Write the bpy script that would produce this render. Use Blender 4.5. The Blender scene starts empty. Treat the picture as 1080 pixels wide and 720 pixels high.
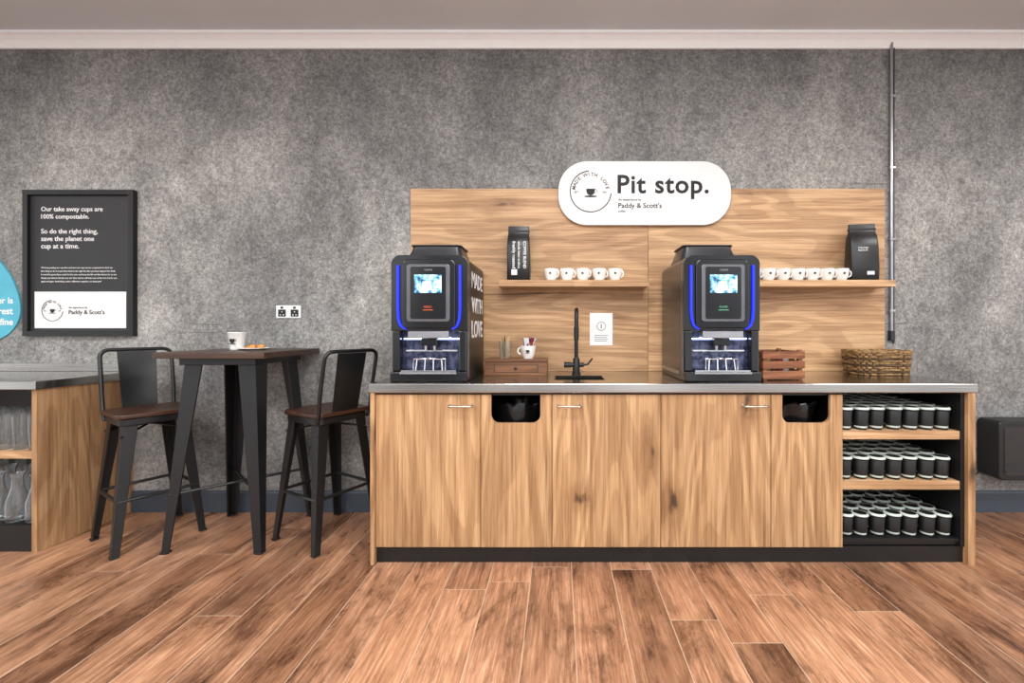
import bpy, bmesh, math, random
from mathutils import Vector, Matrix, noise as mnoise
random.seed(4)
S = bpy.context.scene
try:
    S.view_settings.view_transform = 'Standard'
    S.view_settings.look = 'None'
except Exception: pass
COL = S.collection

def lin(c):
    return tuple(((v/255)/12.92 if v/255<=0.04045 else ((v/255+0.055)/1.055)**2.4) for v in c)+(1,)

# ------------------------------------------------------------ materials
def base_mat(name):
    m=bpy.data.materials.new(name); m.use_nodes=True
    nt=m.node_tree; b=nt.nodes['Principled BSDF']
    return m,nt,b
def N(nt,t,**k):
    n=nt.nodes.new(t)
    for a,v in k.items(): setattr(n,a,v)
    return n
def setin(n,**k):
    for a,v in k.items(): n.inputs[a.replace('_',' ')].default_value=v
def ramp(nt,fac,stops):
    r=N(nt,'ShaderNodeValToRGB'); e=r.color_ramp.elements
    while len(e)<len(stops): e.new(0.5)
    for i,(p,c) in enumerate(stops):
        e[i].position=p; e[i].color=c if len(c)==4 else tuple(c)+(1,)
    nt.links.new(fac,r.inputs['Fac']); return r.outputs['Color']
def mix(nt,fac,a,b,mode='MIX'):
    m=N(nt,'ShaderNodeMix',data_type='RGBA',blend_type=mode)
    for i,v in ((0,fac),(6,a),(7,b)):
        if isinstance(v,(int,float,tuple)): m.inputs[i].default_value=v
        else: nt.links.new(v,m.inputs[i])
    return m.outputs[2]
def coords(nt,scale=(1,1,1),rnd=0.0,rot=(0,0,0),kind='Object'):
    tc=N(nt,'ShaderNodeTexCoord'); mp=N(nt,'ShaderNodeMapping')
    mp.inputs['Scale'].default_value=scale; mp.inputs['Rotation'].default_value=rot
    src=tc.outputs[kind]
    if rnd:
        oi=N(nt,'ShaderNodeObjectInfo'); mu=N(nt,'ShaderNodeMath',operation='MULTIPLY')
        mu.inputs[1].default_value=rnd; nt.links.new(oi.outputs['Random'],mu.inputs[0])
        ad=N(nt,'ShaderNodeVectorMath',operation='ADD')
        nt.links.new(src,ad.inputs[0]); nt.links.new(mu.outputs[0],ad.inputs[1]); src=ad.outputs[0]
    nt.links.new(src,mp.inputs['Vector']); return mp.outputs['Vector']
def noise(nt,vec,scale,detail=4,rough=0.5,dist=0.0):
    n=N(nt,'ShaderNodeTexNoise'); setin(n,Scale=scale,Detail=detail,Roughness=rough,Distortion=dist)
    nt.links.new(vec,n.inputs['Vector']); return n.outputs['Fac']
def bump(nt,b,h,strength=0.2,dist=0.01):
    bp=N(nt,'ShaderNodeBump'); setin(bp,Strength=strength,Distance=dist)
    nt.links.new(h,bp.inputs['Height']); nt.links.new(bp.outputs[0],b.inputs['Normal'])

def plain(name,rgb,rough=0.5,metal=0.0,var=0.06,scale=14,coat=0,emit=None,es=0):
    m,nt,b=base_mat(name); c=lin(rgb)
    v=coords(nt); f=noise(nt,v,scale,3)
    lo=tuple(max(0,x*(1-var)) for x in c[:3])+(1,); hi=tuple(min(1,x*(1+var)) for x in c[:3])+(1,)
    nt.links.new(ramp(nt,f,[(0.35,lo),(0.65,hi)]),b.inputs['Base Color'])
    setin(b,Roughness=rough,Metallic=metal)
    if coat: b.inputs['Coat Weight'].default_value=coat
    if emit:
        b.inputs['Emission Color'].default_value=lin(emit); b.inputs['Emission Strength'].default_value=es
    return m

def wood(name,axis,dark,base,light,rough=0.5,rnd=7.0,crack=True):
    m,nt,b=base_mat(name)
    def sv(st):
        q=[1,1,1]; q[axis]=st; return coords(nt,tuple(q),rnd)
    vf=sv(0.016); v=sv(0.03); v2=sv(0.16); v3=sv(0.40)
    pores=noise(nt,vf,210,3,0.6,0.0)
    fine=noise(nt,v,60,6,0.66,0.05)
    big=noise(nt,v2,2.4,2,0.45,0.5)
    c1=ramp(nt,fine,[(0.30,lin(dark)),(0.5,lin(base)),(0.70,lin(light))])
    c1=mix(nt,0.6,c1,ramp(nt,pores,[(0.30,(0.66,0.62,0.58)),(0.46,(1,1,1)),(0.7,(1.10,1.10,1.10))]),'MULTIPLY')
    w=N(nt,'ShaderNodeMath',operation='MULTIPLY'); w.inputs[1].default_value=95; nt.links.new(big,w.inputs[0])
    s=N(nt,'ShaderNodeMath',operation='SINE'); nt.links.new(w.outputs[0],s.inputs[0])
    bands=ramp(nt,s.outputs[0],[(0.0,(0.70,0.64,0.58)),(0.30,(0.97,0.96,0.95)),(0.9,(1.04,1.04,1.04))])
    c2=mix(nt,0.6,c1,bands,'MULTIPLY')
    patch=ramp(nt,noise(nt,v3,1.6,4,0.6,0.5),[(0.32,(0.78,0.755,0.735)),(0.5,(0.98,0.98,0.98)),(0.68,(1.12,1.12,1.12))])
    c3=mix(nt,1.0,c2,patch,'MULTIPLY')
    if crack:
        cr=noise(nt,v,7,7,0.6,0.3)
        f=ramp(nt,cr,[(0.300,(0.85,0.85,0.85)),(0.335,(0,0,0))])
        c3=mix(nt,f,c3,lin([int(x*0.5) for x in dark]))
        vo=N(nt,'ShaderNodeTexVoronoi'); setin(vo,Scale=3.4)
        dv=N(nt,'ShaderNodeVectorMath',operation='ADD')
        nz=N(nt,'ShaderNodeTexNoise'); setin(nz,Scale=9.0,Detail=4.0); nt.links.new(v3,nz.inputs['Vector'])
        sm=N(nt,'ShaderNodeVectorMath',operation='SCALE'); sm.inputs['Scale'].default_value=0.16
        nt.links.new(nz.outputs['Color'],sm.inputs[0]); nt.links.new(v3,dv.inputs[0]); nt.links.new(sm.outputs[0],dv.inputs[1])
        nt.links.new(dv.outputs[0],vo.inputs['Vector'])
        halo=ramp(nt,vo.outputs['Distance'],[(0.03,(0.58,0.50,0.44)),(0.26,(1,1,1))])
        c3=mix(nt,0.85,c3,halo,'MULTIPLY')
        k=ramp(nt,vo.outputs['Distance'],[(0.03,(0.9,0.9,0.9)),(0.09,(0,0,0))])
        c3=mix(nt,k,c3,lin([int(x*0.4) for x in dark]))
    nt.links.new(c3,b.inputs['Base Color']); setin(b,Roughness=rough)
    bump(nt,b,fine,0.10,0.003)
    return m

OAK_V=wood('oak_vertical',2,(148,109,74),(186,146,104),(208,171,130))
OAK_H=wood('oak_horizontal',0,(162,122,85),(199,159,117),(220,184,144))
DARKWOOD=wood('dark_walnut',0,(36,24,18),(66,46,35),(90,66,50),rough=0.38,crack=False)
SEATWOOD=wood('seat_walnut',0,(36,21,14),(64,38,26),(90,58,40),rough=0.38,crack=False)
CRATEWOOD=wood('crate_wood',0,(92,54,34),(140,88,56),(168,112,74),rough=0.6,crack=False)
BOXWOOD=wood('box_wood',0,(84,52,32),(122,80,50),(146,100,64),rough=0.5,crack=False)

BLACK=plain('black_satin',(18,18,19),0.45)
CUPBLK=plain('cup_black',(18,19,20),0.45)
BLACKM=plain('black_powdercoat',(22,23,25),0.36)
GLOSS=plain('black_gloss',(9,9,11),0.10,coat=0.5)
DGREY=plain('dark_grey_panel',(48,48,52),0.3,0.3)
SIDEM=plain('machine_side_metal',(92,92,96),0.24,0.85)
SILVER=plain('brushed_silver',(172,172,176),0.28,0.9)
BEZ=plain('bezel_grey',(112,112,116),0.3,0.8)
CHROME=plain('chrome',(222,222,226),0.12,1.0)
BRASS=plain('brushed_nickel',(205,196,182),0.22,1.0)
WHITE=plain('white_ceramic',(240,239,236),0.22,var=0.02)
SIGNW=plain('sign_white',(234,234,234),0.5,var=0.01)
INK=plain('ink_black',(18,18,20),0.6)
INKW=plain('ink_white',(240,240,240),0.6)
POSTER=plain('poster_charcoal',(42,42,44),0.55)
BLUE=plain('blue_led',(10,30,220),0.4,emit=(16,40,240),es=1.25)
LEDW=plain('cool_led',(220,230,255),0.4,emit=(190,210,255),es=7)
TEAL=plain('drop_blue',(84,180,204),0.5)
BASEB=plain('skirting_slate',(62,70,80),0.5)
CEIL=plain('ceiling_paint',(216,221,226),0.9,var=0.02,scale=2)
CORN=plain('cornice_paint',(252,253,254),0.7,var=0.01)
MINT=plain('cup_mint',(196,208,200),0.5)
RUBBER=plain('bin_bag',(16,16,18),0.22)
PASTRY=plain('pastry',(196,132,70),0.7,var=0.4,scale=60)
WICKER=plain('wicker',(140,108,68),0.65,var=0.5,scale=60)
WICKD=plain('wicker_dark',(86,62,38),0.7,var=0.4,scale=50)
PACKR=plain('sachet_red',(160,50,45),0.5); PACKB=plain('sachet_blue',(60,80,150),0.5); PACKY=plain('sachet_tan',(205,170,120),0.6)

def steel():
    m,nt,b=base_mat('stainless_steel')
    v=coords(nt,(0.25,30,30)); f=noise(nt,v,14,3,0.5)
    nt.links.new(ramp(nt,f,[(0.3,lin((176,172,167))),(0.7,lin((192,188,183)))]),b.inputs['Base Color'])
    nt.links.new(ramp(nt,f,[(0.3,(0.14,)*3),(0.7,(0.20,)*3)]),b.inputs['Roughness'])
    setin(b,Metallic=1.0); b.inputs['Anisotropic'].default_value=0.4; return m
STEEL=steel()

def glassm():
    m,nt,b=base_mat('clear_glass')
    v=coords(nt); f=noise(nt,v,20,2)
    nt.links.new(ramp(nt,f,[(0.4,(0.92,0.96,0.97)),(0.6,(0.98,0.99,0.99))]),b.inputs['Base Color'])
    setin(b,Roughness=0.03,IOR=1.45); b.inputs['Transmission Weight'].default_value=0.96
    return m
GLASS=glassm()

def concrete():
    m,nt,b=base_mat('concrete_wallpaper')
    vs=coords(nt,(1.1,1,0.8)); v=coords(nt,(1,1,1))
    big=noise(nt,vs,0.75,4,0.55,0.6); mid=noise(nt,vs,2.4,12,0.82,0.45)
    blot=noise(nt,vs,12,9,0.82,0.15)
    fine=noise(nt,v,60,6,0.8); sp=noise(nt,v,150,2,0.6)
    c=ramp(nt,big,[(0.34,lin((110,109,109))),(0.48,lin((137,136,134))),(0.64,lin((162,160,156)))])
    c=mix(nt,0.8,c,ramp(nt,mid,[(0.34,(0.52,)*3),(0.5,(0.98,)*3),(0.66,(1.36,)*3)]),'MULTIPLY')
    c=mix(nt,0.65,c,ramp(nt,blot,[(0.33,(0.52,)*3),(0.5,(1,1,1)),(0.68,(1.42,)*3)]),'MULTIPLY')
    c=mix(nt,0.85,c,ramp(nt,fine,[(0.36,(0.46,)*3),(0.5,(1,1,1)),(0.64,(1.6,)*3)]),'MULTIPLY')
    c=mix(nt,0.5,c,ramp(nt,sp,[(0.30,(0.45,)*3),(0.5,(1,1,1)),(0.72,(1.6,)*3)]),'MULTIPLY')
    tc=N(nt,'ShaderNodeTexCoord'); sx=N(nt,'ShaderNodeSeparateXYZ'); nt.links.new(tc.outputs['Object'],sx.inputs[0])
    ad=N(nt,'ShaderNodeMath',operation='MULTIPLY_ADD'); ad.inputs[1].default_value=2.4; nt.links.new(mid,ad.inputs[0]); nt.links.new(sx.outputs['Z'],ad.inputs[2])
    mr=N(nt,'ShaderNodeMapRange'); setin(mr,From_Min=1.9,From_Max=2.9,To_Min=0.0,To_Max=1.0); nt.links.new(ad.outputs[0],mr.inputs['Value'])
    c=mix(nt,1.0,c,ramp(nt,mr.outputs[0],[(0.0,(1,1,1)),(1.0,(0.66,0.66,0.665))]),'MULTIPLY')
    vk=coords(nt,(0.45,1,9)); st=noise(nt,vk,2.2,6,0.6,0.4)
    c=mix(nt,ramp(nt,st,[(0.27,(0.6,)*3),(0.33,(0,0,0))]),c,lin((74,74,75)))
    nt.links.new(c,b.inputs['Base Color']); setin(b,Roughness=0.85); bump(nt,b,fine,0.12,0.004)
    return m
CONC=concrete()

def floorm():
    m,nt,b=base_mat('plank_floor')
    tc=N(nt,'ShaderNodeTexCoord'); mp=N(nt,'ShaderNodeMapping')
    mp.inputs['Rotation'].default_value=(0,0,math.pi/2); mp.inputs['Location'].default_value=(0.55,-0.065,0)
    nt.links.new(tc.outputs['Object'],mp.inputs['Vector'])
    # random lengthwise shift for every plank row
    sp=N(nt,'ShaderNodeSeparateXYZ'); nt.links.new(mp.outputs[0],sp.inputs[0])
    dv=N(nt,'ShaderNodeMath',operation='DIVIDE'); dv.inputs[1].default_value=0.212; nt.links.new(sp.outputs['Y'],dv.inputs[0])
    flr=N(nt,'ShaderNodeMath',operation='FLOOR'); nt.links.new(dv.outputs[0],flr.inputs[0])
    wn=N(nt,'ShaderNodeTexWhiteNoise',noise_dimensions='1D'); nt.links.new(flr.outputs[0],wn.inputs['W'])
    ma=N(nt,'ShaderNodeMath',operation='MULTIPLY_ADD'); ma.inputs[1].default_value=1.5; nt.links.new(wn.outputs['Value'],ma.inputs[0]); nt.links.new(sp.outputs['X'],ma.inputs[2])
    cb=N(nt,'ShaderNodeCombineXYZ'); nt.links.new(ma.outputs[0],cb.inputs['X']); nt.links.new(sp.outputs['Y'],cb.inputs['Y'])
    def brick(c1,c2,mo,ms):
        br=N(nt,'ShaderNodeTexBrick'); br.offset=0.0; br.offset_frequency=2; br.squash=1
        setin(br,Scale=1.0,Mortar_Size=ms,Mortar_Smooth=0.1,Bias=0.0,Brick_Width=1.5,Row_Height=0.212)
        br.inputs['Color1'].default_value=c1; br.inputs['Color2'].default_value=c2; br.inputs['Mortar'].default_value=mo
        nt.links.new(cb.outputs[0],br.inputs['Vector']); return br
    br=brick((0,0,0,1),(1,1,1,1),(0.5,)*3+(1,),0.0)
    mo=brick((0,0,0,1),(0,0,0,1),(1,1,1,1),0.0020)
    sc=N(nt,'ShaderNodeVectorMath',operation='SCALE'); sc.inputs['Scale'].default_value=23.0; nt.links.new(br.outputs['Color'],sc.inputs[0])
    ad=N(nt,'ShaderNodeVectorMath',operation='ADD'); nt.links.new(tc.outputs['Object'],ad.inputs[0]); nt.links.new(sc.outputs[0],ad.inputs[1])
    def mapn(s):
        q=N(nt,'ShaderNodeMapping'); q.inputs['Scale'].default_value=s; nt.links.new(ad.outputs[0],q.inputs['Vector']); return q.outputs[0]
    g=noise(nt,mapn((1,0.04,1)),90,7,0.75,0.1)
    b2=noise(nt,mapn((1,0.38,1)),3.2,8,0.70,0.7)
    b3=noise(nt,mapn((1,0.22,1)),13,8,0.78,0.6)
    c=ramp(nt,g,[(0.30,lin((108,74,53))),(0.5,lin((156,114,86))),(0.70,lin((192,152,121)))])
    c=mix(nt,1.0,c,ramp(nt,b2,[(0.36,(0.36,0.31,0.29)),(0.5,(0.98,0.96,0.95)),(0.64,(1.34,1.38,1.42))]),'MULTIPLY')
    c=mix(nt,0.85,c,ramp(nt,b3,[(0.35,(0.36,0.33,0.32)),(0.48,(1,1,1)),(0.68,(1.2,1.19,1.18))]),'MULTIPLY')
    c=mix(nt,0.9,c,ramp(nt,br.outputs['Color'],[(0.0,(0.62,0.60,0.60)),(0.3,(0.95,0.87,0.81)),(0.6,(1.02,1.01,1.02)),(1.0,(1.30,1.27,1.23))]),'MULTIPLY')
    c=mix(nt,mix(nt,1.0,mo.outputs['Color'],(0.7,0.7,0.7,1),'MULTIPLY'),c,lin((204,180,156)))
    nt.links.new(c,b.inputs['Base Color'])
    nt.links.new(ramp(nt,b2,[(0.3,(0.24,)*3),(0.7,(0.34,)*3)]),b.inputs['Roughness'])
    bump(nt,b,g,0.07,0.002)
    return m
FLOOR=floorm()

def screenm():
    m,nt,b=base_mat('touch_screen')
    v=coords(nt,(1,1,1)); f=noise(nt,v,22,3,0.6)
    c=ramp(nt,f,[(0.40,lin((24,70,110))),(0.50,lin((120,190,220))),(0.60,lin((235,244,250)))])
    nt.links.new(c,b.inputs['Base Color']); nt.links.new(c,b.inputs['Emission Color'])
    b.inputs['Emission Strength'].default_value=0.7; setin(b,Roughness=0.3); return m
SCREEN=screenm()
ORANGE=plain('screen_orange',(190,80,30),0.5,emit=(200,80,30),es=0.4)
GREEN=plain('screen_green',(90,160,130),0.5,emit=(90,160,130),es=0.3)

# ------------------------------------------------------------ geometry helpers
def G(name,loc=(0,0,0),rz=0):
    e=bpy.data.objects.new(name,None); e.empty_display_size=0.1
    e.location=loc; e.rotation_euler=(0,0,rz); COL.objects.link(e); return e
LOCAL=[False]
def put(ob,parent):
    if parent is not None:
        ob.parent=parent
        if not LOCAL[0]: ob.location=Vector(ob.location)-Vector(parent.location)
    return ob
def mk(name,bm,mats,parent=None,loc=(0,0,0),smooth=False,bev=0,seg=2,angle=40):
    bmesh.ops.recalc_face_normals(bm,faces=bm.faces)
    me=bpy.data.meshes.new(name); bm.to_mesh(me); bm.free()
    if not isinstance(mats,(list,tuple)): mats=[mats]
    for m in mats: me.materials.append(m)
    if smooth:
        for p in me.polygons: p.use_smooth=True
        try: me.set_sharp_from_angle(angle=math.radians(angle))
        except Exception: pass
    ob=bpy.data.objects.new(name,me); ob.location=loc; COL.objects.link(ob)
    if bev:
        md=ob.modifiers.new('bevel','BEVEL'); md.width=bev; md.segments=seg; md.limit_method='ANGLE'; md.angle_limit=math.radians(40)
    return put(ob,parent)
def bbox_bm(bm,x0,x1,y0,y1,z0,z1,mi=0,M=None):
    vs=[bm.verts.new(Vector(p) if M is None else M@Vector(p)) for p in
        [(x0,y0,z0),(x1,y0,z0),(x1,y1,z0),(x0,y1,z0),(x0,y0,z1),(x1,y0,z1),(x1,y1,z1),(x0,y1,z1)]]
    for f in [(0,1,2,3),(4,5,6,7),(0,1,5,4),(1,2,6,5),(2,3,7,6),(3,0,4,7)]:
        fc=bm.faces.new([vs[i] for i in f]); fc.material_index=mi
def box(name,x0,x1,y0,y1,z0,z1,mat,parent=None,bev=0.0,seg=2):
    bm=bmesh.new(); cx,cy,cz=(x0+x1)/2,(y0+y1)/2,(z0+z1)/2
    bbox_bm(bm,x0-cx,x1-cx,y0-cy,y1-cy,z0-cz,z1-cz)
    return mk(name,bm,mat,parent,(cx,cy,cz),bev=bev,seg=seg)
def rr(x0,x1,z0,z1,r,n=8):
    if not isinstance(r,(tuple,list)): r=(r,)*4   # bl, br, tr, tl
    out=[]
    for (cx,cz,a0,rad) in ((x0,z0,180,r[0]),(x1,z0,270,r[1]),(x1,z1,0,r[2]),(x0,z1,90,r[3])):
        sx=1 if cx==x0 else -1; sz=1 if cz==z0 else -1
        if rad<=0: out.append((cx,cz)); continue
        for i in range(n+1):
            a=math.radians(a0+90*i/n); out.append((cx+sx*rad+rad*math.cos(a),cz+sz*rad+rad*math.sin(a)))
    return out
def prism_bm(bm,pts,plane,a0,a1,mi=0):
    def v3(p,a):
        return {'xz':(p[0],a,p[1]),'xy':(p[0],p[1],a),'yz':(a,p[0],p[1])}[plane]
    A=[bm.verts.new(v3(p,a0)) for p in pts]; B=[bm.verts.new(v3(p,a1)) for p in pts]
    n=len(pts)
    f=bm.faces.new(A); f.material_index=mi; f=bm.faces.new(B[::-1]); f.material_index=mi
    for i in range(n):
        f=bm.faces.new([A[i],A[(i+1)%n],B[(i+1)%n],B[i]]); f.material_index=mi
def prism(name,pts,plane,a0,a1,mat,parent=None,bev=0,smooth=True,center=True,seg=2):
    bm=bmesh.new(); prism_bm(bm,pts,plane,a0,a1)
    c=Vector((0,0,0))
    if center:
        for v in bm.verts: c+=v.co
        c/=len(bm.verts)
        for v in bm.verts: v.co-=c
    return mk(name,bm,mat,parent,c,smooth=smooth,bev=bev,seg=seg)
def lathe_bm(bm,prof,loc=(0,0,0),segs=28,mis=None,M=None):
    rings=[]
    for r,z in prof:
        if r<1e-6:
            p=Vector((0,0,z)); p=(M@p if M else p)+Vector(loc); rings.append([bm.verts.new(p)])
        else:
            ring=[]
            for i in range(segs):
                a=2*math.pi*i/segs; p=Vector((r*math.cos(a),r*math.sin(a),z)); p=(M@p if M else p)+Vector(loc)
                ring.append(bm.verts.new(p))
            rings.append(ring)
    for k in range(len(rings)-1):
        A,B=rings[k],rings[k+1]; mi=mis[k] if mis else 0
        for i in range(segs):
            j=(i+1)%segs
            if len(A)==1 and len(B)==1: continue
            if len(A)==1: f=bm.faces.new([A[0],B[i],B[j]])
            elif len(B)==1: f=bm.faces.new([A[i],A[j],B[0]])
            else: f=bm.faces.new([A[i],A[j],B[j],B[i]])
            f.material_index=mi
def lathe(name,prof,loc,mat,parent=None,segs=32,mis=None,M=None,angle=40):
    bm=bmesh.new(); lathe_bm(bm,prof,(0,0,0),segs,mis,M); return mk(name,bm,mat,parent,loc,smooth=True,angle=angle)
def tube_bm(bm,pts,r,segs=10,closed=False,mi=0,flat=1.0):
    pts=[Vector(p) for p in pts]; n=len(pts); rings=[]; up=None
    rad=r if isinstance(r,(list,tuple)) else [r]*n
    for i,p in enumerate(pts):
        if closed: t=pts[(i+1)%n]-pts[i-1]
        else: t=pts[min(i+1,n-1)]-pts[max(i-1,0)]
        t.normalize()
        if up is None:
            up=Vector((0,0,1)) if abs(t.z)<0.9 else Vector((1,0,0))
        side=t.cross(up); side.normalize(); up=side.cross(t); up.normalize()
        rings.append([bm.verts.new(p+side*math.cos(2*math.pi*k/segs)*rad[i]+up*math.sin(2*math.pi*k/segs)*rad[i]*flat) for k in range(segs)])
    m=n if closed else n-1
    for i in range(m):
        A,B=rings[i],rings[(i+1)%n]
        for k in range(segs):
            f=bm.faces.new([A[k],A[(k+1)%segs],B[(k+1)%segs],B[k]]); f.material_index=mi
    if not closed:
        f=bm.faces.new(rings[0]); f.material_index=mi; f=bm.faces.new(rings[-1][::-1]); f.material_index=mi
def tube(name,pts,r,mat,parent=None,segs=12,closed=False,flat=1.0):
    bm=bmesh.new(); tube_bm(bm,pts,r,segs,closed,0,flat)
    c=sum((v.co for v in bm.verts),Vector())/len(bm.verts)
    for v in bm.verts: v.co-=c
    return mk(name,bm,mat,parent,c,smooth=True)
def arc(c,r,a0,a1,n,ax=('x','z')):
    out=[]
    for i in range(n+1):
        a=math.radians(a0+(a1-a0)*i/n); d={'x':0,'y':0,'z':0}; d[ax[0]]=r*math.cos(a); d[ax[1]]=r*math.sin(a)
        out.append((c[0]+d['x'],c[1]+d['y'],c[2]+d['z']))
    return out
def glyphs(s,bold=0.0,align='LEFT',extr=0.002,spacing=1.0):
    cu=bpy.data.curves.new('t','FONT'); cu.body=s; cu.size=1; cu.offset=bold; cu.extrude=extr; cu.align_x=align; cu.resolution_u=3
    cu.space_character=spacing
    ob=bpy.data.objects.new('t',cu); COL.objects.link(ob); bpy.context.view_layer.update()
    me=bpy.data.meshes.new_from_object(ob.evaluated_get(bpy.context.evaluated_depsgraph_get()))
    bpy.data.objects.remove(ob); return me
def text(name,s,x,y,z,mat,parent,width=None,size=None,bold=0.0,R=None,align='LEFT',vscale=1.0,spacing=1.0):
    """x,z = left baseline of text"""
    me=glyphs(s,bold,align,spacing=spacing)
    xs=[v.co.x for v in me.vertices]; w=max(xs)-min(xs); x0=min(xs)
    k=(width/w) if width else size
    off=x0 if align=='LEFT' else 0
    for v in me.vertices: v.co=Vector(((v.co.x-off)*k,v.co.y*k*vscale,v.co.z*0.4))
    R=R or Matrix.Rotation(math.pi/2,4,'X')
    me.transform(R); me.materials.clear(); me.materials.append(mat)
    ob=bpy.data.objects.new(name,me); ob.location=(x,y,z); COL.objects.link(ob); return put(ob,parent)
def ring_text(name,s,cx,y,cz,r,a0,a1,size,mat,parent,flip=False,bold=0.0):
    bm=bmesh.new(); n=len(s)
    for i,ch in enumerate(s):
        if ch==' ': continue
        me=glyphs(ch,bold,'CENTER'); phi=math.radians(a0+(a1-a0)*i/(n-1))
        M=Matrix.Translation((r*math.sin(phi),0,r*math.cos(phi)))@Matrix.Rotation(phi+(math.pi if flip else 0),4,'Y')@Matrix.Rotation(math.pi/2,4,'X')@Matrix.Diagonal((size,size,0.4,1))
        me.transform(M); bm.from_mesh(me); bpy.data.meshes.remove(me)
    return mk(name,bm,mat,parent,(cx,y,cz))
def ring_sector(name,cx,cz,r0,r1,a0,a1,y0,y1,mat,parent,n=48):
    pts=[(cx+r1*math.sin(math.radians(a0+(a1-a0)*i/n)),cz+r1*math.cos(math.radians(a0+(a1-a0)*i/n))) for i in range(n+1)]
    pts+=[(cx+r0*math.sin(math.radians(a1-(a1-a0)*i/n)),cz+r0*math.cos(math.radians(a1-(a1-a0)*i/n))) for i in range(n+1)]
    bm=bmesh.new(); m=len(pts)//2
    F=[bm.verts.new((p[0],y0,p[1])) for p in pts]; B=[bm.verts.new((p[0],y1,p[1])) for p in pts]; L=len(pts)
    for i in range(m-1):
        bm.faces.new([F[i],F[i+1],F[L-2-i],F[L-1-i]]); bm.faces.new([B[i],B[i+1],B[L-2-i],B[L-1-i]])
    for i in range(L): bm.faces.new([F[i],F[(i+1)%L],B[(i+1)%L],B[i]])
    return mk(name,bm,mat,parent)
def cup_icon(cx,y,cz,s,mat,parent):
    bm=bmesh.new()
    bowl=[(-0.5*s,0.35*s),(0.5*s,0.35*s)]+[(0.5*s*math.cos(t)*1.0,0.35*s-0.75*s*math.sin(t)**0.7) for t in [math.pi*i/16 for i in range(1,16)]]
    prism_bm(bm,bowl,'xz',-0.001,0.001)
    prism_bm(bm,[(0.75*s*math.cos(2*math.pi*i/24),-0.52*s+0.10*s*math.sin(2*math.pi*i/24)) for i in range(24)],'xz',-0.001,0.001)
    tube_bm(bm,[(0.52*s+0.2*s*math.cos(a),0,0.08*s+0.2*s*math.sin(a)) for a in [math.radians(-110+i*20) for i in range(12)]],0.05*s,6,flat=0.4)
    return mk('cup_icon',bm,mat,parent,(cx,y,cz))
def logo(cx,y,cz,r,mat,parent):
    ring_sector('logo_ring',cx,cz,r*0.955,r,95,365-10,y-0.001,y+0.001,mat,parent)
    ring_text('logo_text','MADE WITH LOVE',cx,y,cz,r*0.74,-78,78,r*0.23,mat,parent,bold=0.01)
    cup_icon(cx,y,cz-0.02*r,r*0.42,mat,parent)
    text('logo_est','EST.',cx-r*0.78,y,cz-r*0.08,mat,parent,width=r*0.22)
    text('logo_year','2007',cx+r*0.56,y,cz-r*0.08,mat,parent,width=r*0.22)

# ------------------------------------------------------------ room shell
box('floor',-7,7,-6,0.0,-0.1,0,FLOOR)
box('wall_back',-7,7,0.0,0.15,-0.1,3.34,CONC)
box('ceiling',-7,7,-6,0.15,3.335,3.45,CEIL)
prof=[(0,3.247),(-0.012,3.247),(-0.016,3.262),(-0.03,3.29),(-0.055,3.312),(-0.07,3.318),(-0.07,3.335),(0,3.335)]
prism('trim_1',prof,'yz',-7,7,CORN,smooth=False)
prism('baseboard_back',[(0,0),(-0.018,0),(-0.018,0.132),(-0.012,0.147),(0,0.147)],'yz',-7,7,BASEB,smooth=False)

# ------------------------------------------------------------ main counter
c=G('coffee_counter',(0.62,-0.34,0))
WT=0.985; WB=0.934
hx0,hx1,hy0,hy1=-0.03,0.27,-0.52,-0.28
bm=bmesh.new()
X=[-1.037,hx0,hx1,2.269]; Y=[-0.69,hy0,hy1,-0.001]
V={}
for k,z in enumerate((WB,WT)):
    for i,x in enumerate(X):
        for j,y in enumerate(Y): V[i,j,k]=bm.verts.new((x,y,z))
for i in range(3):
    for j in range(3):
        if i==1 and j==1: continue
        for k in (0,1): bm.faces.new([V[i,j,k],V[i+1,j,k],V[i+1,j+1,k],V[i,j+1,k]])
for j in range(3):
    for i in (0,3): bm.faces.new([V[i,j,0],V[i,j+1,0],V[i,j+1,1],V[i,j,1]])
for i in range(3):
    for j in (0,3): bm.faces.new([V[i,j,0],V[i+1,j,0],V[i+1,j,1],V[i,j,1]])
for i in (1,2): bm.faces.new([V[i,1,0],V[i,2,0],V[i,2,1],V[i,1,1]])
for j in (1,2): bm.faces.new([V[1,j,0],V[2,j,0],V[2,j,1],V[1,j,1]])
mk('worktop',bm,STEEL,c,bev=0.006,seg=4)
bm=bmesh.new()
for (a,b_,c_,d) in ((hx0,hx0+0.004,hy0,hy1),(hx1-0.004,hx1,hy0,hy1),(hx0,hx1,hy0,hy0+0.004),(hx0,hx1,hy1-0.004,hy1)):
    bbox_bm(bm,a,b_,c_,d,0.83,WT-0.001)
bbox_bm(bm,hx0,hx1,hy0,hy1,0.826,0.83)
mk('sink_basin',bm,STEEL,c)
lathe('sink_drain',[(0,0.002),(0.03,0.002),(0.034,0)],(0.12,-0.4,0.8305),CHROME,c)
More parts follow.
